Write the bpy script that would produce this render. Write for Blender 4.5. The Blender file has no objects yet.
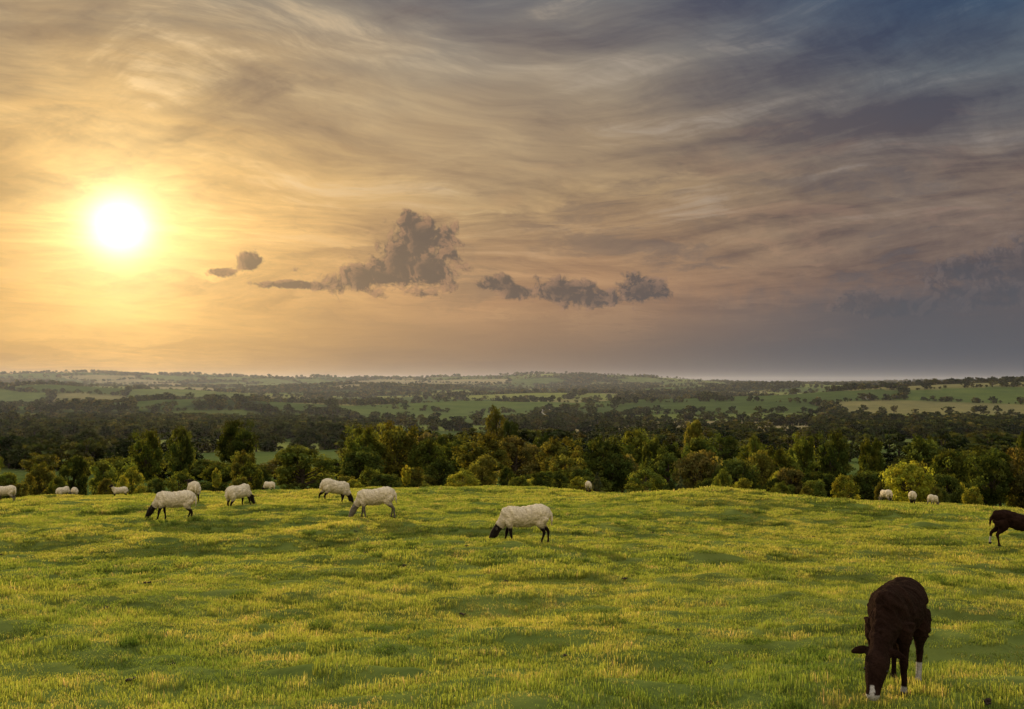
import bpy, bmesh, math, random
import numpy as np
from mathutils import Vector
SC = bpy.context.scene
F = 995.0; HY = 383.0
rng = np.random.default_rng(7); random.seed(7)
def L(r,g,b):
    f=lambda c:(c/255/12.92) if c/255<=0.04045 else ((c/255+0.055)/1.055)**2.4
    return (f(r),f(g),f(b),1.0)
def S(x,a,b):
    t=np.clip((x-a)/(b-a),0,1); return t*t*(3-2*t)
# ------------------------------------------------------------ noise helpers
def h2(i,j,k=0):
    v=np.sin(i*127.1+j*311.7+k*74.7)*43758.5453
    return v-np.floor(v)
def vn(x,y,k=0):
    i=np.floor(x); j=np.floor(y); u=x-i; v=y-j; u=u*u*(3-2*u); v=v*v*(3-2*v)
    return (h2(i,j,k)*(1-u)+h2(i+1,j,k)*u)*(1-v)+(h2(i,j+1,k)*(1-u)+h2(i+1,j+1,k)*u)*v
def fbm(x,y,o=4,k=0):
    s=0;a=.5;t=0
    for q in range(o):
        s=s+a*vn(x*2**q+q*17.3,y*2**q-q*9.1,k+q); t+=a; a*=.5
    return s/t
def voro(x,y,sz,k=0):
    x=x/sz;y=y/sz
    i=np.floor(x); j=np.floor(y)
    f1=np.full_like(x,9.);f2=np.full_like(x,9.);idv=np.zeros_like(x)
    for a in (-1,0,1):
        for b in (-1,0,1):
            cx=i+a+.15+.7*h2(i+a,j+b,k); cy=j+b+.15+.7*h2(i+a,j+b,k+5)
            d=np.hypot(cx-x,cy-y)
            r=h2(i+a,j+b,k+9)
            m=d<f1
            f2=np.where(m,f1,np.minimum(f2,d)); idv=np.where(m,r,idv); f1=np.where(m,d,f1)
    return (f2-f1)*sz,idv
# ------------------------------------------------------------ terrain
tab=[(.3,-1.72),(3,-1.85),(7,-2.2),(14,-2.93),(21.5,-3.5),(28,-3.85),(34,-4.15),(47,-5.12),(60,-6.45),(75,-8.1),(90,-10.4),(130,-15),
     (200,-19.5),(350,-27),(600,-34),(1000,-41),(1600,-45),(2500,-40),(3500,-29),(5000,-17),(7000,-4),(8500,-15),(14500,-120)]
lx=np.linspace(math.log(.3),math.log(14500),3000)
lz=np.interp(lx,[math.log(a) for a,b in tab],[b for a,b in tab])
kk=np.exp(-np.linspace(-2.5,2.5,81)**2); kk/=kk.sum()
lz=np.convolve(np.pad(lz,40,mode='edge'),kk,mode='valid')
def zt(x,y):
    x=np.asarray(x,float); y=np.asarray(y,float)
    d=np.maximum(np.hypot(x,y),.31); s=x/d; c=y/d
    b=np.interp(np.log(d),lx,lz)
    b=b-0.0075*d*S(s,-.02,.16)*S(d,22,50)*(1-S(d,90,260))
    # hills: (x, y, height, rx, ry)
    for hx,hy,hh,ra,rb in [(700,1750,40,520,300),(1250,1900,42,420,340),(200,2500,22,380,230),(-2100,5200,54,1300,700),(-650,5400,32,420,500),(350,5200,54,620,500),
                           (1700,4300,24,900,500),(-1300,2500,28,600,260),(-350,3400,26,400,240),(-500,1500,16,260,150),(-700,950,9,300,120),(900,3300,16,500,300),(-60,1700,12,200,140)]:
        b=b+hh*np.exp(-((x-hx)/ra)**2-((y-hy)/rb)**2)
    w=S(c,-.3,.4); z=w*b+(1-w)*(-1.72)
    z=z+S(d,250,2500)*(fbm(x/600+3,y/420,3,2)-.5)*40
    z=z+S(d,3500,6500)*(fbm(x/900+9,y/2500,3,12)-.5)*46
    z=z+S(d,80,140)*(1-S(d,1500,3000))*(fbm(x/60,y/60,3,8)-.5)*3
    # field micro relief: hummocks
    near=(1-S(d,70,110))
    z=z+near*((fbm(x/6.5,y/4.0,3,21)-.5)*.70*S(d,3,16)+(fbm(x/1.3,y/.85,3,31)-.5)*.33+(vn(x/.45,y/.33,44)-.5)*.07)
    z=z+.50*np.exp(-((x-7.6)/4.2)**2-((y-37)/4.5)**2)-.22*np.exp(-((x-9)/5)**2-((y-29)/3)**2)
    return z
def field_cols(x,y):
    d=np.hypot(x,y)
    wx=x+ (fbm(x/120,y/120,2,51)-.5)*40; wy=y+(fbm(x/120+7,y/120,2,52)-.5)*40
    a=.35; rx=wx*math.cos(a)-wy*math.sin(a); ry=wx*math.sin(a)+wy*math.cos(a)
    e,i=voro(rx/1.5,ry,230,3)
    cols=np.array([(.095,.125,.036),(.13,.155,.042),(.065,.09,.028),(.19,.17,.07),(.11,.135,.038),(.18,.195,.055),(.08,.11,.034),(.24,.20,.10)])
    idx=(i*len(cols)).astype(int)%len(cols)
    wood=fbm(x/360+5,y/260+2,3,77)
    s=x/np.maximum(d,1)
    wood=wood+.14*np.exp(-((d-330)/150)**2)*S(s,-.28,-.08)-.06*S(d,700,1200)
    for hx,hy,ra,rb in [(-230,540,220,110),(-120,1350,280,200),(560,1450,420,220),(1000,1600,320,220),(-700,1000,300,130),(-900,2400,500,250),(100,2400,300,160),(80,800,180,70)]:
        wood=wood-.16*np.exp(-((x-hx)/ra)**2-((y-hy)/rb)**2)
    c=cols[idx]
    wm=S(wood,.545,.57)[:,None]
    c=c*(1-wm)+np.array([.03,.042,.017])*wm
    return c,e,wood
th=np.concatenate([np.arange(-42,42,.14),np.arange(42,318,2.3)])
th=np.radians(th); nth=len(th)
rad=np.concatenate([np.geomspace(.5,5,30)[:-1],np.geomspace(5,90,380)[:-1],np.geomspace(90,14000,330)]); nr=len(rad)
R,T=np.meshgrid(rad,th,indexing='ij')
X=(R*np.sin(T)).ravel(); Y=(R*np.cos(T)).ravel(); Z=zt(X,Y)
cf,ef,wf=field_cols(X,Y)
D=np.hypot(X,Y)
pm=1-S(D,85,150)[:,None]
pn=fbm(X/7,Y/5,4,61)[:,None]
past=np.array([.11,.15,.03])*(1-pn)+np.array([.16,.175,.042])*pn
rough=np.array([.06,.09,.025])
rm=(S(D,85,130)*(1-S(D,230,330)))[:,None]
col=cf*(1-rm)+rough*rm
col=col*(1-pm)+past*pm
verts=np.vstack([np.column_stack([X,Y,Z]),[[0,0,float(zt(0,.01))]]])
col=np.vstack([col,past[:1]])
ii,jj=np.meshgrid(np.arange(nr-1),np.arange(nth),indexing='ij'); j2=(jj+1)%nth
q=np.stack([ii*nth+jj,ii*nth+j2,(ii+1)*nth+j2,(ii+1)*nth+jj],-1).reshape(-1,4)[:, ::-1]
def mesh_np(name,v,faces_list,smooth=False):
    me=bpy.data.meshes.new(name); v=np.asarray(v,np.float32)
    me.vertices.add(len(v)); me.vertices.foreach_set('co',v.ravel())
    nl=sum(f.size for f in faces_list); npoly=sum(len(f) for f in faces_list)
    me.loops.add(nl); me.loops.foreach_set('vertex_index',np.concatenate([f.ravel() for f in faces_list]).astype(np.int32))
    me.polygons.add(npoly)
    tot=np.concatenate([np.full(len(f),f.shape[1]) for f in faces_list]); st=np.concatenate([[0],np.cumsum(tot)[:-1]])
    me.polygons.foreach_set('loop_start',st.astype(np.int32)); me.polygons.foreach_set('loop_total',tot.astype(np.int32))
    if smooth: me.polygons.foreach_set('use_smooth',np.ones(npoly,bool))
    me.update(calc_edges=True); me.validate()
    return me
def set_col(me,c,name='col'):
    a=me.color_attributes.new(name,'FLOAT_COLOR','POINT')
    cc=np.ones((len(me.vertices),4),np.float32); cc[:,:3]=c; a.data.foreach_set('color',cc.ravel())
def add(name,data,coll=None):
    o=bpy.data.objects.new(name,data); (coll or SC.collection).objects.link(o); return o
cap=np.array([[nr*nth,(j+1)%nth,j] for j in range(nth)])
me=mesh_np('ground',verts,[q,cap],True); set_col(me,col)
ground=add('ground',me)
# ------------------------------------------------------------ node helpers
class NT:
    def __init__(s,t): s.t=t; t.nodes.clear()
    def n(s,typ,**k):
        n=s.t.nodes.new(typ)
        for a,b in k.items(): setattr(n,a,b)
        return n
    def put(s,sock,v):
        if v is None: return
        if isinstance(v,bpy.types.NodeSocket): s.t.links.new(v,sock)
        else: sock.default_value=v
    def m(s,op,a,b=None,c=None,clamp=False):
        n=s.n('ShaderNodeMath',operation=op,use_clamp=clamp)
        for i,v in enumerate((a,b,c)): s.put(n.inputs[i],v)
        return n.outputs[0]
    def v(s,op,a,b=None):
        n=s.n('ShaderNodeVectorMath',operation=op); s.put(n.inputs[0],a); s.put(n.inputs[1],b)
        return n.outputs['Value'] if op in('LENGTH','DOT_PRODUCT','DISTANCE') else n.outputs[0]
    def mr(s,x,a,b,c=0.,d=1.,smooth=False):
        n=s.n('ShaderNodeMapRange',interpolation_type='SMOOTHSTEP' if smooth else 'LINEAR',clamp=True)
        for i,v in enumerate((x,a,b,c,d)): s.put(n.inputs[i],v)
        return n.outputs[0]
    def mix(s,f,a,b,bt='MIX'):
        n=s.n('ShaderNodeMix',data_type='RGBA',blend_type=bt); n.clamp_factor=True
        s.put(n.inputs[0],f); s.put(n.inputs[6],a); s.put(n.inputs[7],b); return n.outputs[2]
    def noise(s,vec,scale,detail=4,rough=.55,dist=0.,dim='3D'):
        n=s.n('ShaderNodeTexNoise',noise_dimensions=dim)
        s.put(n.inputs['Vector'],vec); n.inputs['Scale'].default_value=scale; n.inputs['Detail'].default_value=detail
        n.inputs['Roughness'].default_value=rough; n.inputs['Distortion'].default_value=dist
        return n.outputs[0]
    def n2(s,vec,scale,detail=4,rough=.55,dist=0.): return s.noise(vec,scale,detail,rough,dist,'2D')
    def xyz(s,x,y,z=0.):
        n=s.n('ShaderNodeCombineXYZ'); s.put(n.inputs[0],x); s.put(n.inputs[1],y); s.put(n.inputs[2],z); return n.outputs[0]
    def ramp(s,f,stops,interp='LINEAR'):
        n=s.n('ShaderNodeValToRGB'); cr=n.color_ramp; cr.interpolation=interp
        while len(cr.elements)<len(stops): cr.elements.new(.5)
        for e,(p,c) in zip(cr.elements,stops): e.position=p; e.color=c
        s.put(n.inputs[0],f); return n.outputs[0]
    def attr(s,name): return s.n('ShaderNodeAttribute',attribute_name=name)
def mat(name):
    m=bpy.data.materials.new(name); m.use_nodes=True; return m,NT(m.node_tree)
def out(t,sh): 
    o=t.n('ShaderNodeOutputMaterial'); t.t.links.new(sh,o.inputs[0]); return o
def bsdf(t,col,rough=.9,spec=.2,normal=None):
    b=t.n('ShaderNodeBsdfPrincipled'); t.put(b.inputs['Base Color'],col); t.put(b.inputs['Roughness'],rough)
    b.inputs['Specular IOR Level'].default_value=spec
    if normal is not None: t.put(b.inputs['Normal'],normal)
    return b.outputs[0]
def bump(t,h,strength,dist):
    b=t.n('ShaderNodeBump'); b.inputs['Strength'].default_value=strength; b.inputs['Distance'].default_value=dist
    t.put(b.inputs['Height'],h); return b.outputs[0]
# ground material
m,t=mat('pasture_ground')
pos=t.n('ShaderNodeNewGeometry').outputs['Position']
n1=t.noise(pos,1.3,6,.65); n2=t.noise(pos,.02,5,.6)
c=t.attr('col').outputs['Color']
c=t.mix(1.,c,t.ramp(n1,[(.3,(.55,.55,.5,1)),(.5,(1,1,1,1)),(.7,(1.35,1.25,1.1,1))]),'MULTIPLY')
c=t.mix(1.,c,t.ramp(n2,[(.3,(.75,.8,.8,1)),(.7,(1.2,1.15,1.05,1))]),'MULTIPLY')
dn=t.n('ShaderNodeBsdfDiffuse'); t.put(dn.inputs[0],c); t.put(dn.inputs['Normal'],bump(t,n1,.8,.05))
out(t,dn.outputs[0])
ground.data.materials.append(m)
def leafmat(name,colsock_fn,trans=.5,tint=(1.25,1.15,.6,1)):
    m,t=mat(name); c=colsock_fn(t)
    d=t.n('ShaderNodeBsdfDiffuse'); t.put(d.inputs[0],c)
    tr=t.n('ShaderNodeBsdfTranslucent'); t.put(tr.inputs[0],t.mix(1.,c,tint,'MULTIPLY'))
    mx=t.n('ShaderNodeMixShader'); mx.inputs[0].default_value=trans
    t.t.links.new(d.outputs[0],mx.inputs[1]); t.t.links.new(tr.outputs[0],mx.inputs[2])
    out(t,mx.outputs[0]); return m
def grass_col(t,dark=False):
    pos=t.n('ShaderNodeNewGeometry').outputs['Position']
    a=t.attr('col').outputs['Color']
    big=t.noise(pos,.16,5,.65,.4); med=t.noise(pos,1.6,5,.68)
    if dark: c=t.ramp(big,[(.3,(.09,.16,.03,1)),(.7,(.17,.23,.05,1))])
    else: c=t.ramp(big,[(.34,(.21,.295,.052,1)),(.5,(.34,.395,.07,1)),(.66,(.48,.47,.095,1))])
    c=t.mix(t.mr(med,.53,.69),c,(.56,.49,.14,1) if not dark else (.22,.26,.07,1))
    c=t.mix(t.mr(med,.48,.34),c,(.11,.17,.033,1))
    return t.mix(1.,c,a,'MULTIPLY')
mg=leafmat('grass_blades',grass_col,.55,(1.22,1.08,.68,1))
mgd=leafmat('tussock_blades',lambda t:grass_col(t,True),.5)
# ------------------------------------------------------------ instancing
def instancer(name,pts,rotz,scl,idx,coll):
    me=bpy.data.meshes.new(name); me.vertices.add(len(pts)); me.vertices.foreach_set('co',np.asarray(pts,np.float32).ravel())
    a=me.attributes.new('rot','FLOAT_VECTOR','POINT'); r=np.zeros((len(pts),3),np.float32); r[:,2]=rotz; a.data.foreach_set('vector',r.ravel())
    a=me.attributes.new('scl','FLOAT_VECTOR','POINT'); a.data.foreach_set('vector',np.asarray(scl,np.float32).ravel())
    a=me.attributes.new('idx','INT','POINT'); a.data.foreach_set('value',np.asarray(idx,np.int32))
    o=add(name,me)
    g=bpy.data.node_groups.new(name,'GeometryNodeTree')
    g.interface.new_socket('Geometry',in_out='INPUT',socket_type='NodeSocketGeometry')
    g.interface.new_socket('Geometry',in_out='OUTPUT',socket_type='NodeSocketGeometry')
    N=g.nodes; gi=N.new('NodeGroupInput'); go=N.new('NodeGroupOutput'); ip=N.new('GeometryNodeInstanceOnPoints')
    ci=N.new('GeometryNodeCollectionInfo'); ci.inputs['Collection'].default_value=coll
    ci.inputs['Separate Children'].default_value=True; ci.inputs['Reset Children'].default_value=True
    def na(n,ty):
        x=N.new('GeometryNodeInputNamedAttribute'); x.data_type=ty; x.inputs['Name'].default_value=n; return [s for s in x.outputs if s.enabled][0]
    k=g.links.new
    k(gi.outputs[0],ip.inputs['Points']); k(ci.outputs[0],ip.inputs['Instance']); ip.inputs['Pick Instance'].default_value=True
    k(na('idx','INT'),ip.inputs['Instance Index']); k(na('rot','FLOAT_VECTOR'),ip.inputs['Rotation']); k(na('scl','FLOAT_VECTOR'),ip.inputs['Scale'])
    k(ip.outputs[0],go.inputs[0])
    md=o.modifiers.new('inst','NODES'); md.node_group=g
    return o
def blades(n,rad,lmin,lmax,w,lean=.5):
    r=rad*np.sqrt(rng.random(n)); a=rng.random(n)*6.283
    bx=r*np.cos(a); by=r*np.sin(a)
    cl=fbm(bx*9+rng.random()*50,by*9,2,5)
    l=(lmin+(lmax-lmin)*rng.random(n)**1.5)*(.3+1.5*cl)
    f=rng.random(n)*6.283; le=lean*rng.random(n)
    dx=np.cos(f)*le; dy=np.sin(f)*le
    g=rng.random(n)*6.283; wx=np.cos(g)*w/2; wy=np.sin(g)*w/2
    P=np.zeros((n,5,3))
    P[:,0]=np.column_stack([bx-wx,by-wy,np.full(n,-.03)]); P[:,1]=np.column_stack([bx+wx,by+wy,np.full(n,-.03)])
    mx=bx+dx*l*.35; my=by+dy*l*.35
    P[:,2]=np.column_stack([mx+wx*.8,my+wy*.8,l*.6]); P[:,3]=np.column_stack([mx-wx*.8,my-wy*.8,l*.6])
    P[:,4]=np.column_stack([bx+dx*l,by+dy*l,l*(1-.3*le)])
    b=np.arange(n)[:,None]*5
    v=(.7+.6*rng.random(n)); dry=rng.random(n)<.08
    c=np.stack([v,v*(.95+.1*rng.random(n)),v],-1); c[dry]=c[dry]*np.array([1.4,1.05,2.2])
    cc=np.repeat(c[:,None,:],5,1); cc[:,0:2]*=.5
    return P.reshape(-1,3),b+np.array([[0,1,2,3]]),b+np.array([[3,2,4]]),cc.reshape(-1,3)
gc=bpy.data.collections.new('grass_protos')
def proto_grass(name,mt,*a):
    v,q1,t1,c=blades(*a); me=mesh_np(name,v,[q1,t1]); set_col(me,c); me.materials.append(mt); add(name,me,gc)
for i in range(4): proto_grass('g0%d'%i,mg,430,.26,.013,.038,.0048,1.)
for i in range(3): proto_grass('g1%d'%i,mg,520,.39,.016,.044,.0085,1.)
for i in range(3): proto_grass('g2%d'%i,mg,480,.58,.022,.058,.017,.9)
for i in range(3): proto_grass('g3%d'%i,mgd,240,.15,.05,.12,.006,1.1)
P=[];RZ=[];SL=[];ID=[]
def scatter(d0,d1,dens,ids,zs=(.6,1.5),mask=None,xy=1.):
    A=math.radians(34); sp=1/math.sqrt(dens); w=d1*math.sin(A)
    gx,gy=np.meshgrid(np.arange(-w,w,sp),np.arange(0,d1,sp)); x=gx.ravel(); y=gy.ravel()
    x=x+rng.uniform(-.28,.28,len(x))*sp; y=y+rng.uniform(-.28,.28,len(y))*sp
    d=np.hypot(x,y); k=(d>d0)&(d<d1)&(np.abs(np.arctan2(x,y))<A); x=x[k];y=y[k]
    if mask is not None:
        k=mask(x,y)>rng.random(len(x)); x=x[k];y=y[k]
    n=len(x); P.append(np.column_stack([x,y,zt(x,y)-.003])); RZ.append(rng.random(n)*6.283)
    h=(fbm(x/1.2,y/.8,3,91)-.5)*2.
    zz=np.clip(rng.uniform(zs[0],zs[1],n)*(1+h),.5,2.3); sx=rng.uniform(.88,1.15,n)*xy
    SL.append(np.column_stack([sx,sx,zz])); ID.append(rng.choice(ids,n))
scatter(4,17,10.5,[0,1,2,3]); scatter(16,36,4.8,[4,5,6]); scatter(34,95,2.1,[7,8,9])
tm=lambda x,y:np.clip((fbm(x/1.3,y/.9,3,133)-.59)*7,0,1)*.9+.012
scatter(4,30,5,[10,11,12],(.3,.8),tm); scatter(30,70,1.5,[10,11,12],(.5,1.),tm,1.6)
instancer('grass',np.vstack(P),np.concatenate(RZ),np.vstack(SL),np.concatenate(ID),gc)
# dung / clods
mdg,t=mat('dung'); out(t,bsdf(t,t.ramp(t.noise(t.n('ShaderNodeTexCoord').outputs['Object'],8.),[(.3,(.02,.012,.008,1)),(.7,(.06,.04,.025,1))]),.9))
dc=bpy.data.collections.new('clod_protos')
for i in range(2):
    bm=bmesh.new()
    for k in range(9):
        r=random.uniform(.012,.028); ret=bmesh.ops.create_icosphere(bm,subdivisions=2,radius=r)
        off=Vector((random.gauss(0,.03),random.gauss(0,.03),r*.5+random.random()*.01))
        for v in ret['verts']: v.co=v.co*random.uniform(.85,1.15); v.co.z*=.7; v.co+=off
    me=bpy.data.meshes.new('clod'); bm.to_mesh(me); bm.free(); me.materials.append(mdg); add('clod%d'%i,me,dc)
n=55; d=np.sqrt(rng.uniform(60,700,n)); a=rng.uniform(-.6,.6,n); x=d*np.sin(a);y=d*np.cos(a); sx=rng.uniform(.4,.9,n)
instancer('dung_clods',np.column_stack([x,y,zt(x,y)+.02]),rng.random(n)*6,np.column_stack([sx]*3),rng.integers(0,2,n),dc)
# ------------------------------------------------------------ trees
def tube_np(pts,rads,n=7):
    pts=np.array(pts,float); V=[];Fc=[]
    for i,p in enumerate(pts):
        dd=pts[min(i+1,len(pts)-1)]-pts[max(i-1,0)]; dd/=np.linalg.norm(dd)+1e-9
        u=np.cross(dd,[0,1,0] if abs(dd[1])<.9 else [1,0,0]); u/=np.linalg.norm(u); w=np.cross(dd,u)
        for k in range(n):
            a=6.2832*k/n; V.append(p+rads[i]*(math.cos(a)*u+math.sin(a)*w))
    for i in range(len(pts)-1):
        for k in range(n): Fc.append([i*n+k,i*n+(k+1)%n,(i+1)*n+(k+1)%n,(i+1)*n+k])
    return np.array(V),np.array(Fc)
mbark,t=mat('bark'); pos=t.n('ShaderNodeTexCoord').outputs['Object']
out(t,bsdf(t,t.ramp(t.noise(pos,30,4),[(.3,(.035,.025,.018,1)),(.7,(.11,.085,.06,1))]),.95))
def leafc(t):
    a=t.attr('col').outputs['Color']; oc=t.n('ShaderNodeObjectInfo').outputs['Color']
    return t.mix(1.,oc,a,'MULTIPLY')
def leafc_far(t):
    a=t.attr('col').outputs['Color']; r=t.n('ShaderNodeObjectInfo').outputs['Random']
    c=t.ramp(r,[(0,(.026,.038,.018,1)),(.4,(.042,.056,.022,1)),(.7,(.065,.075,.025,1)),(.93,(.10,.10,.03,1)),(1,(.09,.08,.035,1))])
    return t.mix(1.,c,a,'MULTIPLY')
mleaf=leafmat('foliage',leafc,.5,(1.4,1.15,.5,1)); mleaff=leafmat('distant_foliage',leafc_far,.4)
def make_tree(name,kind,seed,nc,nl,ls,mt):
    g=np.random.default_rng(seed)
    zc,hz,z0={'round':(.54,.42,.1),'bush':(.45,.50,.05),'oval':(.55,.44,.15),'conifer':(.5,.5,.08),'sapling':(.6,.36,.3)}[kind]
    V=[];Q=[];C=[];off=0; MI=[]
    def addg(v,f,c,mi):
        nonlocal off
        V.append(v);Q.append(f+off);C.append(c);MI.append(np.full(len(f),mi)); off+=len(v)
    tr=.03 if kind!='sapling' else .012
    v,f=tube_np([(0,0,-.05),(0.01,0,.12),(.0,.01,.4),(.01,0,.75)],[tr*1.4,tr,tr*.7,tr*.25]); addg(v,f,np.ones((len(v),3)),0)
    big=g.normal(size=(9,3)); big/=np.linalg.norm(big,axis=1)[:,None]; bl=g.uniform(-.34,.26,9)
    for i in range(nc):
        dr=g.normal(size=3); dr/=np.linalg.norm(dr)
        k=1+sum(b*max(0,float(dr@u))**4 for b,u in zip(bl,big))
        r=g.uniform(.35,.9)**.6*k
        if kind=='conifer':
            z=z0+(1-z0)*g.random()**1.2; rr=.46*(1-(z-z0)/(1-z0))**.8*g.uniform(.6,1.05); a=g.random()*6.283
            c0=np.array([rr*math.cos(a),rr*math.sin(a),z]); cr=.04+.09*(1-z)
        else:
            c0=np.array([dr[0]*.42*r,dr[1]*.42*r,zc+dr[2]*hz*r])
            if kind=='bush' and c0[2]<zc: c0[:2]*=1+.1*(zc-c0[2])
            if kind=='round' and c0[2]<zc: c0[2]=zc-(zc-c0[2])*.9
            cr=g.uniform(.06,.14)
        if i%4==0:
            st=np.array([0,0,max(.12,c0[2]*.55)]); md=(st+c0)/2+np.array([0,0,-.02])
            v,f=tube_np([st,md,c0],[tr*.5,tr*.3,tr*.1],5); addg(v,f,np.ones((len(v),3)),0)
        d3=g.normal(size=(nl,3)); d3/=np.linalg.norm(d3,axis=1)[:,None]
        rr=cr*g.random(nl)**.45
        c=c0+d3*rr[:,None]*np.array([1,1,.75])
        nn=d3+g.normal(size=(nl,3))*.8+np.array([0,0,.3]); nn/=np.linalg.norm(nn,axis=1)[:,None]
        u=np.cross(nn,g.normal(size=(nl,3))); u/=np.linalg.norm(u,axis=1)[:,None]; w=np.cross(nn,u)
        s=(ls*g.uniform(.6,1.3,nl))[:,None]
        Pq=np.stack([c-u*s,c-w*s*.55,c+u*s,c+w*s*.55],1).reshape(-1,3)
        fq=(np.arange(nl)[:,None]*4+np.array([[0,1,2,3]]))
        sh=g.uniform(.5,1.5); cl=sh*g.uniform(.75,1.25,nl)
        hue=g.uniform(.9,1.15)
        cc=np.repeat(np.stack([cl*hue,cl,cl*.95],-1),4,0)
        addg(Pq,fq,cc,1)
    me=mesh_np(name,np.vstack(V),[np.vstack(Q)]); set_col(me,np.vstack(C))
    me.materials.append(mbark); me.materials.append(mt); me.polygons.foreach_set('material_index',np.concatenate(MI).astype(np.int32))
    return me
TM={}
for k,n_ in (('round',4),('bush',3),('oval',2),('conifer',2),('sapling',1)):
    TM[k]=[make_tree('tree_%s_%d'%(k,i),k,100+i*7+len(k),(60 if k=='sapling' else 110),75,.023 if k not in('conifer','sapling') else (.017 if k=='conifer' else .04),mleaf) for i in range(n_)]
DK=(.075,.10,.026,1); MD=(.12,.15,.032,1); YG=(.24,.26,.045,1); OL=(.15,.155,.036,1); BL=(.09,.115,.075,1); BR=(.145,.135,.045,1)
NAM={'round':'deciduous_tree','bush':'bush','oval':'ash_tree','conifer':'conifer_tree','sapling':'sapling'}
def tree(px,topy,wpx,d,kind,color,name=None):
    x=(px-512)/F*d; y=d; g=float(zt(x,y)); h=(HY-topy)*d/F-g; h=max(h,1.); w=wpx*d/F
    o=add(name or NAM[kind],random.choice(TM[kind])); o.location=(x,y,g-.1)
    j=lambda:random.uniform(.93,1.07)
    o.scale=(w*j(),w*j(),h); o.rotation_euler[2]=random.random()*6.28
    k=random.uniform(.7,1.25); o.color=tuple(min(1,c*k) for c in color[:3])+(1,)
    return o
tree(303,440,76,70,'bush',(.10,.125,.03,1),'hawthorn_bush')
for a in [
 (8,462,40,95,'bush',MD),(42,458,40,100,'bush',OL),(75,450,40,115,'bush',DK),(105,455,36,110,'bush',MD),(133,462,30,95,'bush',YG),
 (20,474,26,84,'bush',OL),(60,472,26,86,'bush',MD),(108,474,22,88,'bush',OL),
 (150,428,40,150,'round',MD),(182,426,34,160,'round',DK),(235,418,48,190,'round',DK),(252,458,30,120,'bush',MD),(217,466,12,66,'sapling',YG),
 (242,470,28,90,'bush',OL),(180,466,34,92,'bush',MD),(158,470,26,90,'bush',DK),(345,468,30,100,'bush',OL),
 (364,424,52,130,'round',MD),(395,418,60,135,'round',OL),(428,430,50,128,'round',MD),(407,463,13,62,'sapling',(.42,.42,.06,1)),(374,464,38,98,'bush',MD),(354,476,24,84,'bush',YG),
 (463,466,38,84,'bush',YG),(440,452,40,115,'bush',DK),(483,450,42,110,'bush',OL),(497,405,28,260,'oval',OL),(512,412,22,250,'oval',DK),
 (520,470,28,84,'bush',MD),(541,463,32,86,'bush',DK),(565,450,44,118,'round',OL),(579,473,26,82,'bush',YG),(597,470,18,84,'conifer',BL),
 (612,444,46,125,'round',DK),(645,463,44,80,'bush',MD),(668,445,46,115,'bush',DK),(700,442,54,112,'round',BR),(738,452,50,108,'round',DK),(695,411,24,200,'oval',OL),
 (760,442,44,118,'round',OL),(742,474,26,80,'bush',YG),(778,478,24,80,'bush',MD),(790,456,44,104,'bush',BR),(822,462,36,100,'bush',DK),(843,470,32,84,'bush',YG),
 (868,458,44,105,'bush',DK),(910,453,56,84,'round',(.30,.33,.05,1)),(945,462,40,100,'bush',DK),(972,478,24,82,'bush',YG),(990,444,54,100,'round',DK),(1022,438,56,100,'round',BR),
 (-20,455,50,100,'bush',DK),(1060,445,60,100,'round',DK),(806,482,16,76,'bush',OL),(680,474,16,78,'conifer',BL),(935,482,16,80,'bush',OL),(880,478,18,84,'bush',OL)]:
    tree(*a)
for i in range(68):
    px=random.uniform(-150,1180)
    if 258<px<350: continue
    tree(px,random.uniform(458,479),random.uniform(22,50),random.uniform(92,118),'bush',random.choice([DK,MD,OL,DK,YG]),'shrub')
for i in range(112):
    d=random.uniform(120,250); px=random.uniform(-160,1190)
    if px<345:
        if random.random()<.5: continue
        ty=random.uniform(446,464)
        if 255<px: ty=random.uniform(456,466)
    else: ty=random.uniform(422,456)+(random.random()**2)*8
    k=random.choice(['round','round','oval','bush','round'])
    tree(px,ty,random.uniform(24,62)*(150/d)**.3,d,k,random.choice([DK,DK,MD,OL,BR,MD]),'deciduous_tree')
# distant mass
fc=bpy.data.collections.new('tree_protos')
for i,(k,s) in enumerate((('round',1),('round',2),('bush',3),('oval',4),('round',5),('conifer',6))):
    add('t%02d'%i,make_tree('far_%d'%i,k,500+s,38,16,.065,mleaff),fc)
def cand(n,d0,d1,A=34):
    a=rng.uniform(-math.radians(A),math.radians(A),n); d=np.sqrt(rng.uniform(d0*d0,d1*d1,n)); return d*np.sin(a),d*np.cos(a)
PX=[];PY=[];PS=[]
for n,d0,d1,sz,hw in ((65000,240,1200,9,8),(400000,1200,5200,10,9),(220000,5200,8000,13,14)):
    x,y=cand(n,d0,d1); c_,e,w=field_cols(x,y); r=rng.random(n)
    d=np.hypot(x,y)
    hedge=(e<hw)&(r<.75); wood=(w>.555)&(r<.12+.25*(d<900)); lone=r<.0003
    k=hedge|wood|lone
    x=x[k];y=y[k]; PX.append(x);PY.append(y); PS.append(sz*rng.uniform(.5,1.45,len(x))*(np.where(hedge[k]&(rng.random(len(x))<.62),.42,1)))
x=np.concatenate(PX);y=np.concatenate(PY);s=np.concatenate(PS)
print('far trees',len(x))
idx=rng.choice([0,1,2,3,4,5],len(x),p=[.24,.22,.2,.12,.20,.02])
w=s*rng.uniform(.95,1.5,len(s))
instancer('distant_trees',np.column_stack([x,y,zt(x,y)-.4]),rng.random(len(x))*6.28,np.column_stack([w,w,s]),idx,fc)
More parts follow.
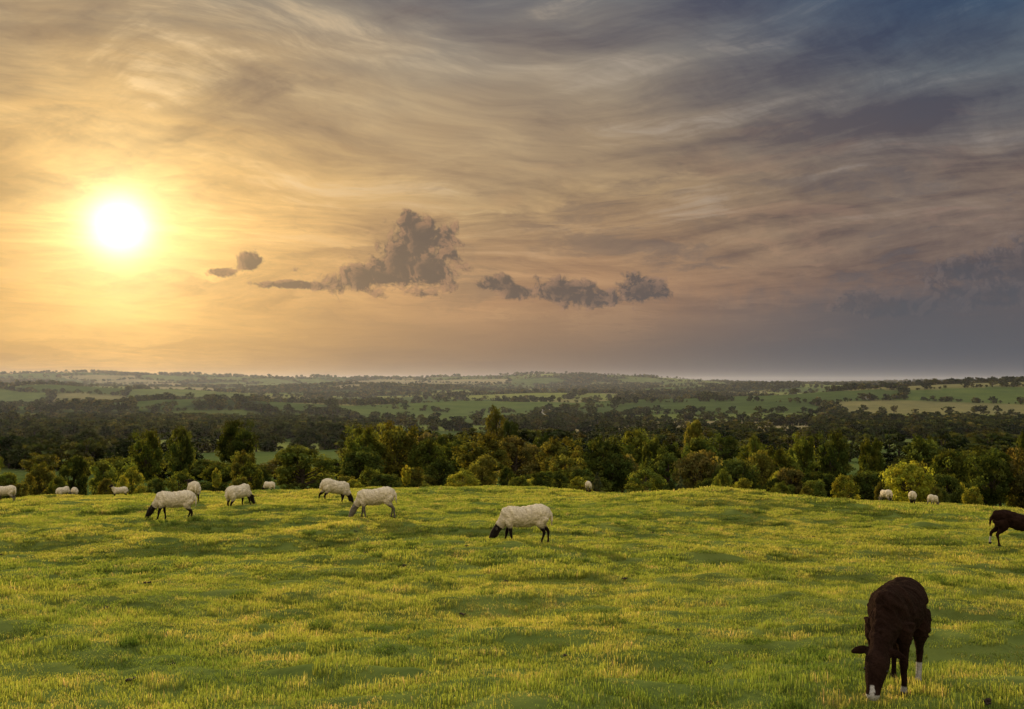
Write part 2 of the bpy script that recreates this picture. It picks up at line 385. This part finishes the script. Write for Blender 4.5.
# ------------------------------------------------------------ houses
def simple_mat(name,c1,c2,scale=3.,rough=.85):
    m,t=mat(name); p=t.n('ShaderNodeTexCoord').outputs['Object']; nz=t.noise(p,scale,6,.6)
    out(t,bsdf(t,t.ramp(nz,[(.3,c1+(1,)),(.7,c2+(1,))]),rough,.2,bump(t,nz,.3,.02))); return m
mwh=simple_mat('whitewash',(.6,.56,.48),(.75,.7,.6)); mrf=simple_mat('slate_roof',(.07,.06,.055),(.13,.11,.10))
mgl=simple_mat('window_glass',(.02,.025,.03),(.04,.045,.05),3,.15); mdr=simple_mat('door_paint',(.08,.05,.03),(.12,.08,.05))
def house(name,px,d,l,w,h,rot,wm):
    x=(px-512)/F*d; e=bpy.data.objects.new(name,None); SC.collection.objects.link(e)
    e.location=(x,d,float(zt(x,d))-.3); e.rotation_euler[2]=rot
    def part(nm,v,f,mt):
        me=bpy.data.meshes.new(nm); me.from_pydata(v,[],f); me.materials.append(mt); o=add(nm,me); o.parent=e
    rh=w*.45; a=l/2;b=w/2
    part('walls',[(-a,-b,0),(a,-b,0),(a,b,0),(-a,b,0),(-a,-b,h),(a,-b,h),(a,b,h),(-a,b,h),(-a,0,h+rh),(a,0,h+rh)],
      [(0,1,5,4),(2,3,7,6),(1,2,6,9,5),(3,0,4,8,7)],wm)
    o=.4; zz=h-o*rh/b
    part('roof',[(-a-o,-b-o,zz+.02),(a+o,-b-o,zz+.02),(a+o,0,h+rh+.02),(-a-o,0,h+rh+.02),(a+o,b+o,zz+.02),(-a-o,b+o,zz+.02),
      (-a-o,-b-o,zz+.2),(a+o,-b-o,zz+.2),(a+o,0,h+rh+.22),(-a-o,0,h+rh+.22),(a+o,b+o,zz+.2),(-a-o,b+o,zz+.2)],
      [(6,7,8,9),(9,8,10,11),(0,3,2,1),(3,5,4,2),(0,1,7,6),(5,11,10,4),(1,2,8,7),(2,4,10,8),(0,6,9,3),(3,9,11,5)],mrf)
    def box(nm,c,s,mt):
        cx,cy,cz=c;sx,sy,sz=(k/2 for k in s)
        v=[(cx+i*sx,cy+j*sy,cz+k*sz) for i in(-1,1) for j in(-1,1) for k in(-1,1)]
        part(nm,v,[(0,1,3,2),(4,6,7,5),(0,4,5,1),(2,3,7,6),(0,2,6,4),(1,5,7,3)],mt)
    box('chimney',(a-.8,0,h+rh+.5),(.9,.9,1.8),wm); box('chimney_2',(-a+.8,0,h+rh+.5),(.9,.9,1.8),wm)
    nw=int(l/3); 
    for i in range(nw):
        xx=-a+(i+.5)*l/nw
        for k in range(2 if h>4.5 else 1):
            if i==nw//2 and k==0: box('door',(xx,-b-.02,1.2),(1.1,.1,2.2),mdr)
            else: box('window_%d_%d'%(i,k),(xx,-b-.02,1.6+k*2.7),(1.1,.1,1.3),mgl)
house('farmhouse',546,1400,13,7,5.2,.5,mwh); house('stone_cottage',866,1560,10,6.5,4.6,-.9,mwh)
# ------------------------------------------------------------ animals
def ring_tube(path,n=20):
    P=np.array(path,float); V=[];Fc=[]
    for i in range(len(P)):
        dd=P[min(i+1,len(P)-1),:3]-P[max(i-1,0),:3]; dd/=np.linalg.norm(dd)
        yv=np.array([0,1.,0]) if abs(dd[1])<.8 else np.array([1.,0,0]); yv=yv-dd*(yv@dd); yv/=np.linalg.norm(yv); w=np.cross(dd,yv)
        for k in range(n):
            a=6.2832*k/n; V.append(P[i,:3]+P[i,3]*math.cos(a)*yv+P[i,4]*math.sin(a)*w)
    for i in range(len(P)-1):
        for k in range(n): Fc.append((i*n+k,i*n+(k+1)%n,(i+1)*n+(k+1)%n,(i+1)*n+k))
    Fc.append(tuple(range(n))[::-1]); Fc.append(tuple((len(P)-1)*n+k for k in range(n)))
    return V,Fc
def dense(path,k=4):
    P=np.array(path,float); n=len(P); tt=np.linspace(0,n-1,(n-1)*k+1); O=[]
    for t_ in tt:
        i=min(int(t_),n-2); u=t_-i; p0=P[max(i-1,0)];p1=P[i];p2=P[i+1];p3=P[min(i+2,n-1)]
        O.append(.5*((2*p1)+(-p0+p2)*u+(2*p0-5*p1+4*p2-p3)*u*u+(-p0+3*p1-3*p2+p3)*u**3))
    O=np.array(O); O[:,3:]=np.maximum(O[:,3:],.006); return O
def make_sheep(name,head='graze',lean=False,steps=(0,0,0,0),hside=0.,style='dark',vox=.012):
    parts={}
    b=.97 if not lean else .84
    dz=.055 if lean else .02
    torso=[(-.615,0,.58,.03,.04),(-.59,0,.585,.085*b,.10),(-.53,0,.595,.14*b,.16*b),(-.42,0,.595,.19*b,.20*b),(-.26,0,.575,.215*b,.215*b),(-.08,0,.545,.235*b,.22*b),(.08,0,.535,.225*b,.215*b),
           (.22,0,.55,.19*b,.215*b),(.34,0,.565,.15*b,.195*b),(.44,0,.56,.105*b,.15*b),(.50,0,.54,.04,.06)]
    torso=[(x,y,z+dz,a,c) for x,y,z,a,c in torso]
    parts['torso']=[torso]
    s=hside; hs=1.2
    if head=='graze':
        neck=[(.28,0,.59+dz,.12,.16),(.40,s*.1,.53,.105,.14),(.50,s*.3,.43,.084,.105),(.575,s*.6,.335,.070,.086),(.62,s*.8,.265,.064,.08)]
        hd=[(.575,s*.75,.335,.03,.03),(.60,s*.8,.305,.066*hs,.066*hs),(.645,s*.9,.225,.068*hs,.074*hs),(.69,s,.145,.052*hs,.060*hs),(.725,s*1.05,.08,.040*hs,.046*hs),(.748,s*1.08,.038,.038*hs,.036*hs),(.756,s*1.1,.012,.018,.02)]
        poll=np.array((.595,s*.8,.315)); eyes=[(.672,s*.92+e*.070,.21) for e in(-1,1)]
    elif head=='up':
        neck=[(.30,0,.60+dz,.12,.16),(.42,s*.2,.69,.10,.12),(.50,s*.5,.79,.08,.095),(.54,s*.8,.87,.066,.075)]
        hd=[(.49,s*.8,.92,.03,.03),(.52,s*.85,.92,.068,.068),(.58,s,.905,.074,.08),(.66,s*1.2,.865,.056,.062),(.73,s*1.4,.83,.043,.047),(.765,s*1.45,.815,.02,.024)]
        poll=np.array((.53,s*.85,.935)); eyes=[(.61,s*1.05+e*.067,.915) for e in(-1,1)]
    parts['neck']=[neck]; parts['head']=[hd]
    ears=[]
    el_=1.08
    for e in (-1,1):
        p=poll+np.array([0,e*.05,.01])
        ears.append([(p[0],p[1],p[2],.016,.020),(p[0]-.005,p[1]+e*.04*el_,p[2]+.006,.015,.032),(p[0]-.0,p[1]+e*.085*el_,p[2]-.006,.012,.030),(p[0]+.005,p[1]+e*.125*el_,p[2]-.026,.008,.012)])
    fl=[]
    lw=1.0; ly=.10 if lean else .105
    for i,e in enumerate((-1,1)):
        o=steps[i]
        fl.append([(.31,e*.095,.52,.08,.11),(.325+o*.1,e*ly,.40,.052,.068),(.335+o*.4,e*ly,.31,.036*lw,.042*lw),(.34+o*.6,e*ly,.235,.034*lw,.037*lw),(.335+o*.8,e*ly,.15,.022*lw,.025*lw),
                   (.335+o,e*ly,.07,.023*lw,.025*lw),(.342+o,e*ly,.035,.028*lw,.031*lw),(.355+o,e*ly,.0,.031*lw,.037*lw)])
    hl=[]
    for i,e in enumerate((-1,1)):
        o=steps[2+i]
        hl.append([(-.43,e*.09,.57,.10,.16),(-.41+o*.2,e*.11,.45,.082,.125),(-.44+o*.3,e*.11,.36,.05,.068),(-.505+o*.5,e*ly,.285,.032*lw,.043*lw),(-.528+o*.6,e*ly,.24,.030*lw,.038*lw),
                   (-.515+o*.8,e*ly,.15,.022*lw,.026*lw),(-.505+o,e*ly,.07,.023*lw,.025*lw),(-.497+o,e*ly,.035,.028*lw,.031*lw),(-.482+o,e*ly,.0,.031*lw,.037*lw)])
    tail=[[(-.57,0,.68,.03,.03),(-.62,0,.62,.032,.028),(-.64,0,.50,.028,.022),(-.64,0,.38,.018,.015)]]
    parts['ear']=ears; parts['fleg']=fl; parts['hleg']=hl; parts['tail']=tail
    V=[];Fc=[];SK=[]
    for k,ps in parts.items():
        for p in ps:
            dp=dense(p,3 if k in('ear','tail') else 4); v,f=ring_tube(dp); o=len(V); V+=v; Fc+=[tuple(i+o for i in g) for g in f]
            SK.append((k,dp))
    me=bpy.data.meshes.new('tmp'); me.from_pydata([tuple(v) for v in V],[],Fc); me.update()
    bm=bmesh.new(); bm.from_mesh(me); bmesh.ops.recalc_face_normals(bm,faces=bm.faces); bm.to_mesh(me); bm.free()
    o=add('tmp',me)
    r=o.modifiers.new('r','REMESH'); r.mode='VOXEL'; r.voxel_size=vox; r.use_smooth_shade=True
    sm=o.modifiers.new('s','SMOOTH'); sm.iterations=4; sm.factor=.5
    dg=bpy.context.evaluated_depsgraph_get(); nm=bpy.data.meshes.new_from_object(o.evaluated_get(dg)); bpy.data.objects.remove(o)
    nv=len(nm.vertices); co=np.zeros(nv*3,np.float32); nm.vertices.foreach_get('co',co); co=co.reshape(-1,3).astype(float)
    no=np.zeros(nv*3,np.float32); nm.vertices.foreach_get('normal',no); no=no.reshape(-1,3)
    best=np.full(nv,1e9); lab=np.zeros(nv,int); keys=['torso','neck','head','ear','fleg','hleg','tail']
    for k,dp in SK:
        dd=np.min(np.linalg.norm(co[:,None,:]-dp[None,:,:3],axis=2)-np.minimum(dp[:,3],dp[:,4])[None],axis=1)
        if k=='head': dd-=.03
        mm=dd<best; best[mm]=dd[mm]; lab[mm]=keys.index(k)
    wool=np.array([.76,.64,.44]); dark=np.array([.022,.017,.015]); grey=np.array([.20,.175,.14]); brown=np.array([.024,.0125,.009]); white=np.array([.66,.62,.56])
    nzv=fbm(co[:,0]*14+co[:,1]*9,co[:,2]*14+co[:,1]*11,3,6)
    if style in('dark','grey'):
        fcl=dark if style=='dark' else grey
        C=np.repeat(wool[None],nv,0)
        hm=(lab==2)|(lab==3); lm=S(-co[:,2],-.38,-.32)*((lab==4)|(lab==5))
        C=C*(1-lm[:,None])+fcl*lm[:,None]; C[hm]=fcl
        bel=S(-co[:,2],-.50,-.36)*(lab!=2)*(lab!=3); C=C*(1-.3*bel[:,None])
        C*=(.76+.48*nzv)[:,None]
        wl=((lab<2)|(lab==6)|((co[:,2]>.38)&(lab>3)))
        co+=no*(((nzv-.5)*.045+.004)*wl)[:,None]
    else:
        C=np.repeat(brown[None],nv,0)*(.5+1.1*nzv)[:,None]
        hl_=(lab==5)&(co[:,2]<.17)&(co[:,2]>.04)&(co[:,1]>0); C[hl_]=white*.75
        fl_=(lab==4)&(co[:,2]<.07)&(co[:,2]>.04); C[fl_]=white*.4
        hx=S(co[:,0]-(.665-(co[:,2]-.17)*.55),.03,.05)*(np.abs(co[:,1]-s)<.016)*(lab==2)*(co[:,2]<.12)
        mz=(lab==2)&(co[:,2]<.055)&(co[:,0]>.73)
        C=C*(1-hx[:,None])+white*hx[:,None]*.8; C[mz]=white*.8
        wl=(lab<2)|((co[:,2]>.38)&(lab>3))
        fine=fbm(co[:,0]*34+co[:,1]*21,co[:,2]*34+co[:,1]*25,2,26)
        co+=no*((nzv-.5)*(.010+.030*wl)+(fine-.5)*.018*wl)[:,None]
    hoof=(co[:,2]<.035)&(lab>3)&(lab<6); C[hoof]=(.03,.025,.02)
    if not lean: co[:,0]=np.where(co[:,0]<.3,(co[:,0]-.3)*.88+.3,co[:,0])
    bm=bmesh.new()
    for e in eyes: 
        r_=bmesh.ops.create_uvsphere(bm,u_segments=10,v_segments=8,radius=.012)
        for v in r_['verts']: v.co+=Vector(e)
    em=bpy.data.meshes.new('eyes'); bm.to_mesh(em); bm.free()
    nm.vertices.foreach_set('co',co.astype(np.float32).ravel()); set_col(nm,C); nm.update(); nm.name=name
    return nm,em
def amat(name,sc,bs,sheen):
    m,t=mat(name); p=t.n('ShaderNodeTexCoord').outputs['Object']; nz=t.noise(p,sc,5,.65)
    c=t.mix(1.,t.attr('col').outputs['Color'],t.ramp(nz,[(.3,(.66,.64,.60,1)),(.7,(1.18,1.18,1.18,1))]),'MULTIPLY')
    b=t.n('ShaderNodeBsdfPrincipled'); t.put(b.inputs['Base Color'],c); b.inputs['Roughness'].default_value=1.; b.inputs['Specular IOR Level'].default_value=0.
    b.inputs['Sheen Weight'].default_value=sheen; b.inputs['Sheen Roughness'].default_value=.35; b.inputs['Sheen Tint'].default_value=(1,.80,.52,1)
    t.put(b.inputs['Normal'],bump(t,nz,bs,.015)); out(t,b.outputs[0]); return m
mwool=amat('fleece',30,1.,.45); mhair=amat('brown_coat',60,1.,.04)
meye,t=mat('eye'); out(t,bsdf(t,(.01,.008,.006,1),.1,.5))
PR={}
def proto(key,**k):
    nm,em=make_sheep('sheep_body_'+key,**k); nm.materials.append(mhair if k.get('style')=='brown' else mwool); em.materials.append(meye); PR[key]=(nm,em)
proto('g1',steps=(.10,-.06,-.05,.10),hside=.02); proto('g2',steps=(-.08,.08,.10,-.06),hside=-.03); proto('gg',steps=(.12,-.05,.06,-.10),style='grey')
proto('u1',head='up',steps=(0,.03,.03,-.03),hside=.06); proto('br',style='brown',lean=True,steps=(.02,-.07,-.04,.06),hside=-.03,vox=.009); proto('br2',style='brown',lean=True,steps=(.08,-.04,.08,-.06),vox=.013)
def sheep(name,key,px,d,yaw,sc=1.):
    x=(px-512)/F*d
    e=add(name,PR[key][0]); e.rotation_euler[2]=math.radians(yaw); e.scale=(sc,)*3
    cs,sn=math.cos(math.radians(yaw)),math.sin(math.radians(yaw))
    fx=[x+cs*o*sc for o in(-.43,.35)]; fy=[d+sn*o*sc for o in(-.43,.35)]
    zz=zt(np.array(fx),np.array(fy)); 
    pitch=math.atan2(zz[1]-zz[0],.78*sc); e.rotation_euler[1]=-pitch
    e.location=(x,d,float(zz.mean())+.02+.04*sc*math.sin(pitch))
    ey=add('eyes',PR[key][1]); ey.parent=e
    return e
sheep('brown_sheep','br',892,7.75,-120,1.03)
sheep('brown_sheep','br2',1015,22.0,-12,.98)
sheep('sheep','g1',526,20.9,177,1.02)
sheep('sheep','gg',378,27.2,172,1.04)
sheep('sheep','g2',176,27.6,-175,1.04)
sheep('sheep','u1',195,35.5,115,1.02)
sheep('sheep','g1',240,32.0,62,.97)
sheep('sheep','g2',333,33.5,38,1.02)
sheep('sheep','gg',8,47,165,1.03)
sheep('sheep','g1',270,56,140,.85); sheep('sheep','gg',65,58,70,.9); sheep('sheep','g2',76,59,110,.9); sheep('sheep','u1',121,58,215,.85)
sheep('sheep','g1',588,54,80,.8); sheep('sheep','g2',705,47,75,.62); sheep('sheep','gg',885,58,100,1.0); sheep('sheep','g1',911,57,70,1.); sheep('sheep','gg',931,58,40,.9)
# ------------------------------------------------------------ sun + sky
az=math.atan((118-512)/F); el=math.atan((HY-225)/math.hypot(F,394))
sd=Vector((math.sin(az)*math.cos(el),math.cos(az)*math.cos(el),math.sin(el)))
ld=bpy.data.lights.new('sun','SUN'); ld.energy=5.; ld.angle=math.radians(.6); ld.color=(1,.79,.47)
lo=add('sun',ld); lo.rotation_euler=sd.to_track_quat('Z','Y').to_euler(); lo.location=(-200,500,300)
W=bpy.data.worlds.new('World'); SC.world=W; W.use_nodes=True; t=NT(W.node_tree)
dirv=t.v('NORMALIZE',t.n('ShaderNodeTexCoord').outputs['Generated'])
sp=t.n('ShaderNodeSeparateXYZ'); t.put(sp.inputs[0],dirv); x,y,z=sp.outputs
hor=t.m('SQRT',t.m('ADD',t.m('MULTIPLY',x,x),t.m('MULTIPLY',y,y)))
AZ=t.m('ARCTAN2',x,y); EL=t.m('ARCTAN2',z,hor)
def ep(yy): return max(0,math.atan((383-yy)/F)/.42)
def rp(cs): return [(ep(yy),L(*c)) for yy,c in zip((383,350,300,200,100,10,-60),cs)]
f=t.m('DIVIDE',EL,.42,clamp=True)
wob=t.m('MULTIPLY',t.m('SUBTRACT',t.n2(t.xyz(t.m('MULTIPLY',AZ,3.),t.m('MULTIPLY',EL,9.)),1.5,3),.5),.14)
f=t.m('ADD',f,t.m('MULTIPLY',wob,t.mr(f,0,.25)),clamp=True)
left=t.ramp(f,rp([(126,100,72),(150,116,74),(176,136,82),(172,136,86),(152,130,100),(110,104,98),(90,92,96)]))
mid=t.ramp(f,rp([(92,82,80),(114,94,82),(160,122,92),(156,130,98),(140,124,106),(112,110,110),(84,94,110)]))
right=t.ramp(f,rp([(70,76,86),(76,79,88),(106,88,84),(118,102,92),(90,95,103),(56,78,104),(46,68,102)]))
base=t.mix(t.mr(AZ,-.42,.02,smooth=True),left,mid); base=t.mix(t.mr(AZ,.02,.42,smooth=True),base,right)
# cirrus streaks on a cloud plane
zz=t.m('ADD',z,.12)
P0=t.xyz(t.m('DIVIDE',x,zz),t.m('DIVIDE',y,zz))
def warpn(v,sc,amt,det=3):
    w=t.n('ShaderNodeTexNoise',noise_dimensions='2D'); t.put(w.inputs['Vector'],v); w.inputs['Scale'].default_value=sc; w.inputs['Detail'].default_value=det
    return t.v('ADD',v,t.v('MULTIPLY',t.v('SUBTRACT',w.outputs['Color'],(.5,.5,.5)),(amt,amt,0)))
def streak(v,adeg,su,sv,det=7,rough=.66,off=0.):
    a=math.radians(adeg)
    u=t.m('MULTIPLY',t.v('DOT_PRODUCT',v,(math.sin(a),math.cos(a),0)),su); w=t.m('MULTIPLY',t.v('DOT_PRODUCT',v,(math.cos(a),-math.sin(a),0)),sv)
    return t.n2(t.xyz(t.m('ADD',u,off),t.m('ADD',w,off*1.7)),1.,det,rough)
P1=warpn(P0,.55,.9,4)
c1=streak(P1,66,.7,2.6)
c2=streak(P1,-58,.8,2.8,off=4.3)
c3=t.n2(P1,.95,7,.62)
c4=streak(P1,40,1.5,5.0,6,.7,9.1)
sel=t.mr(t.m('ADD',c3,t.m('MULTIPLY',AZ,-.18)),.44,.56,smooth=True)
s12=t.m('ADD',t.m('MULTIPLY',c1,sel),t.m('MULTIPLY',c2,t.m('SUBTRACT',1.,sel)))
sh=t.m('ADD',t.m('MULTIPLY',s12,.42),t.m('ADD',t.m('MULTIPLY',c4,.16),t.m('MULTIPLY',c3,.42)))
up=t.mr(EL,.03,.14,smooth=True)
k=t.m('ADD',t.m('MULTIPLY',t.m('SUBTRACT',t.mr(sh,.39,.61,.58,1.48),1.),up),1.)
cl=t.v('MULTIPLY',base,t.xyz(k,k,t.m('ADD',t.m('MULTIPLY',t.m('SUBTRACT',k,1.),.7),1.)))
wi=t.m('MULTIPLY',t.m('MULTIPLY',t.mr(s12,.53,.70,smooth=True),t.mr(c4,.42,.62)),t.m('MULTIPLY',t.mr(EL,.10,.20),t.mr(AZ,.45,.1,.45,1.)))
cl=t.mix(t.m('MULTIPLY',wi,.6),cl,t.mix(t.mr(AZ,-.3,.35),L(204,180,144),L(150,144,144)))
# low dark and light bars
b1=t.n2(t.xyz(t.m('MULTIPLY',AZ,6.),t.m('ADD',t.m('MULTIPLY',EL,34.),t.m('MULTIPLY',c3,2.5))),1.,6,.62,.2)
bw=t.m('MULTIPLY',t.mr(EL,.03,.08),t.mr(EL,.28,.14))
cl=t.mix(t.m('MULTIPLY',t.m('MULTIPLY',t.mr(b1,.52,.68,smooth=True),bw),.6),cl,t.mix(t.mr(AZ,-.4,.4),L(130,102,76),L(80,80,89)))
cl=t.mix(t.m('MULTIPLY',t.m('MULTIPLY',t.mr(b1,.46,.32,smooth=True),bw),.35),cl,t.mix(t.mr(AZ,-.3,.4),L(210,165,105),L(150,120,106)))
# glow
cs=t.v('DOT_PRODUCT',dirv,tuple(sd)); oc=t.m('SUBTRACT',1.,cs)
def g(s_): return t.m('EXPONENT',t.m('DIVIDE',oc,-s_))
gn=t.mr(t.m('ADD',t.m('MULTIPLY',sh,.5),t.m('MULTIPLY',b1,.5)),.40,.60,.5,1.2)
def addc(a,fac,c): return t.v('ADD',a,t.v('MULTIPLY',t.xyz(fac,fac,fac),c))
cl=addc(cl,t.m('MULTIPLY',g(.045),gn),(.16,.085,.016))
cl=addc(cl,t.m('MULTIPLY',g(.0070),gn),(.54,.34,.10))
cl=addc(cl,g(.0020),(.42,.38,.20))
cl=addc(cl,g(.00028),(1.6,1.5,1.2))
# cumulus
def dp(px,py): return math.atan((px-512)/F),math.atan((HY-py)/math.hypot(F,px-512))
AE=t.xyz(AZ,EL,0.)
cn=t.n2(AE,48.,7,.62,.25); cn2=t.n2(t.v('ADD',AE,(-.005,.003,0)),48.,5,.62,.25)
best=None
for px,py,rx,ry in [(418,244,27,27),(432,266,28,24),(402,264,28,24),(374,277,50,15),(440,240,16,16),(410,224,13,14),
                    (249,263,15,9),(222,271,14,5),(295,285,30,4),
                    (497,285,18,9),(520,291,20,8),(560,290,30,13),(594,298,34,11),(640,290,22,16),
                    (968,270,34,12),(1003,264,40,16),(1035,272,44,26),(862,298,20,9),(900,306,44,9),(1015,294,70,12)]:
    a,e=dp(px,py); v=t.v('MULTIPLY',t.v('SUBTRACT',AE,(a,e,0)),(F/rx,F/ry,0)); l=t.v('LENGTH',v); bb=t.m('SUBTRACT',1.,l)
    best=bb if best is None else t.m('SMOOTH_MAX',best,bb,.25)
den=t.m('ADD',best,t.m('MULTIPLY',t.m('SUBTRACT',cn,.5),3.2))
msk=t.mr(den,-.25,.25,smooth=True)
lit=t.m('MULTIPLY',t.mr(t.m('SUBTRACT',cn,cn2),-.02,.10),t.mr(den,1.2,.1))
ccol=t.mix(t.mr(AZ,-.1,.4),t.mix(lit,L(80,70,68),L(164,124,94)),t.mix(lit,L(68,70,80),L(108,97,98)))
cl=t.mix(t.m('MULTIPLY',msk,t.m('ADD',t.m('MULTIPLY',t.mr(AZ,.35,.15),.27),.65)),cl,ccol)
sb=t.m('MULTIPLY',t.m('MULTIPLY',t.mr(AZ,.0,.4,smooth=True),t.mr(t.m('ADD',EL,t.m('MULTIPLY',t.m('SUBTRACT',cn,.5),.05)),.11,.06,smooth=True)),.65)
cl=t.mix(sb,cl,L(74,79,90))
# overhead and behind: sky brightened out of view as added fill light
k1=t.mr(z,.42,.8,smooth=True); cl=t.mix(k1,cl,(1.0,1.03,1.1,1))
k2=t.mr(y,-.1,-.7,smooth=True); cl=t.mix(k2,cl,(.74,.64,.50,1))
sky=t.n('ShaderNodeTexSky',sky_type='NISHITA'); sky.sun_disc=False; sky.sun_elevation=el; sky.sun_rotation=az%(2*math.pi); sky.dust_density=3.
cl=t.v('ADD',cl,t.v('MULTIPLY',sky.outputs[0],(.003,.003,.003)))
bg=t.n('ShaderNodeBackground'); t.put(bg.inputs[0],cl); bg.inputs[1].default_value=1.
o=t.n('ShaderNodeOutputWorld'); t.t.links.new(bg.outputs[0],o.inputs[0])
# ------------------------------------------------------------ valley haze (real volume)
hb=bmesh.new(); bmesh.ops.create_cube(hb,size=1); me=bpy.data.meshes.new('haze'); hb.to_mesh(me); hb.free()
hz=add('valley_haze',me); hz.scale=(26000,15000,230); hz.location=(0,7700,-35)
m,t=mat('haze'); vs=t.n('ShaderNodeVolumeScatter'); vs.inputs['Color'].default_value=(.74,.76,.90,1); vs.inputs['Density'].default_value=3.e-5; vs.inputs['Anisotropy'].default_value=.45
o=t.n('ShaderNodeOutputMaterial'); t.t.links.new(vs.outputs[0],o.inputs['Volume']); hz.data.materials.append(m)
# ------------------------------------------------------------ camera
cd=bpy.data.cameras.new('camera'); cd.sensor_width=36; cd.lens=F/1024*36; cd.clip_end=40000; cd.clip_start=.1
co_=add('camera',cd); co_.location=(0,0,0); co_.rotation_euler=(math.radians(90)+math.atan((HY-354.5)/F),0,0)
SC.camera=co_
SC.view_settings.view_transform='Standard'; SC.view_settings.look='None'; SC.view_settings.exposure=0
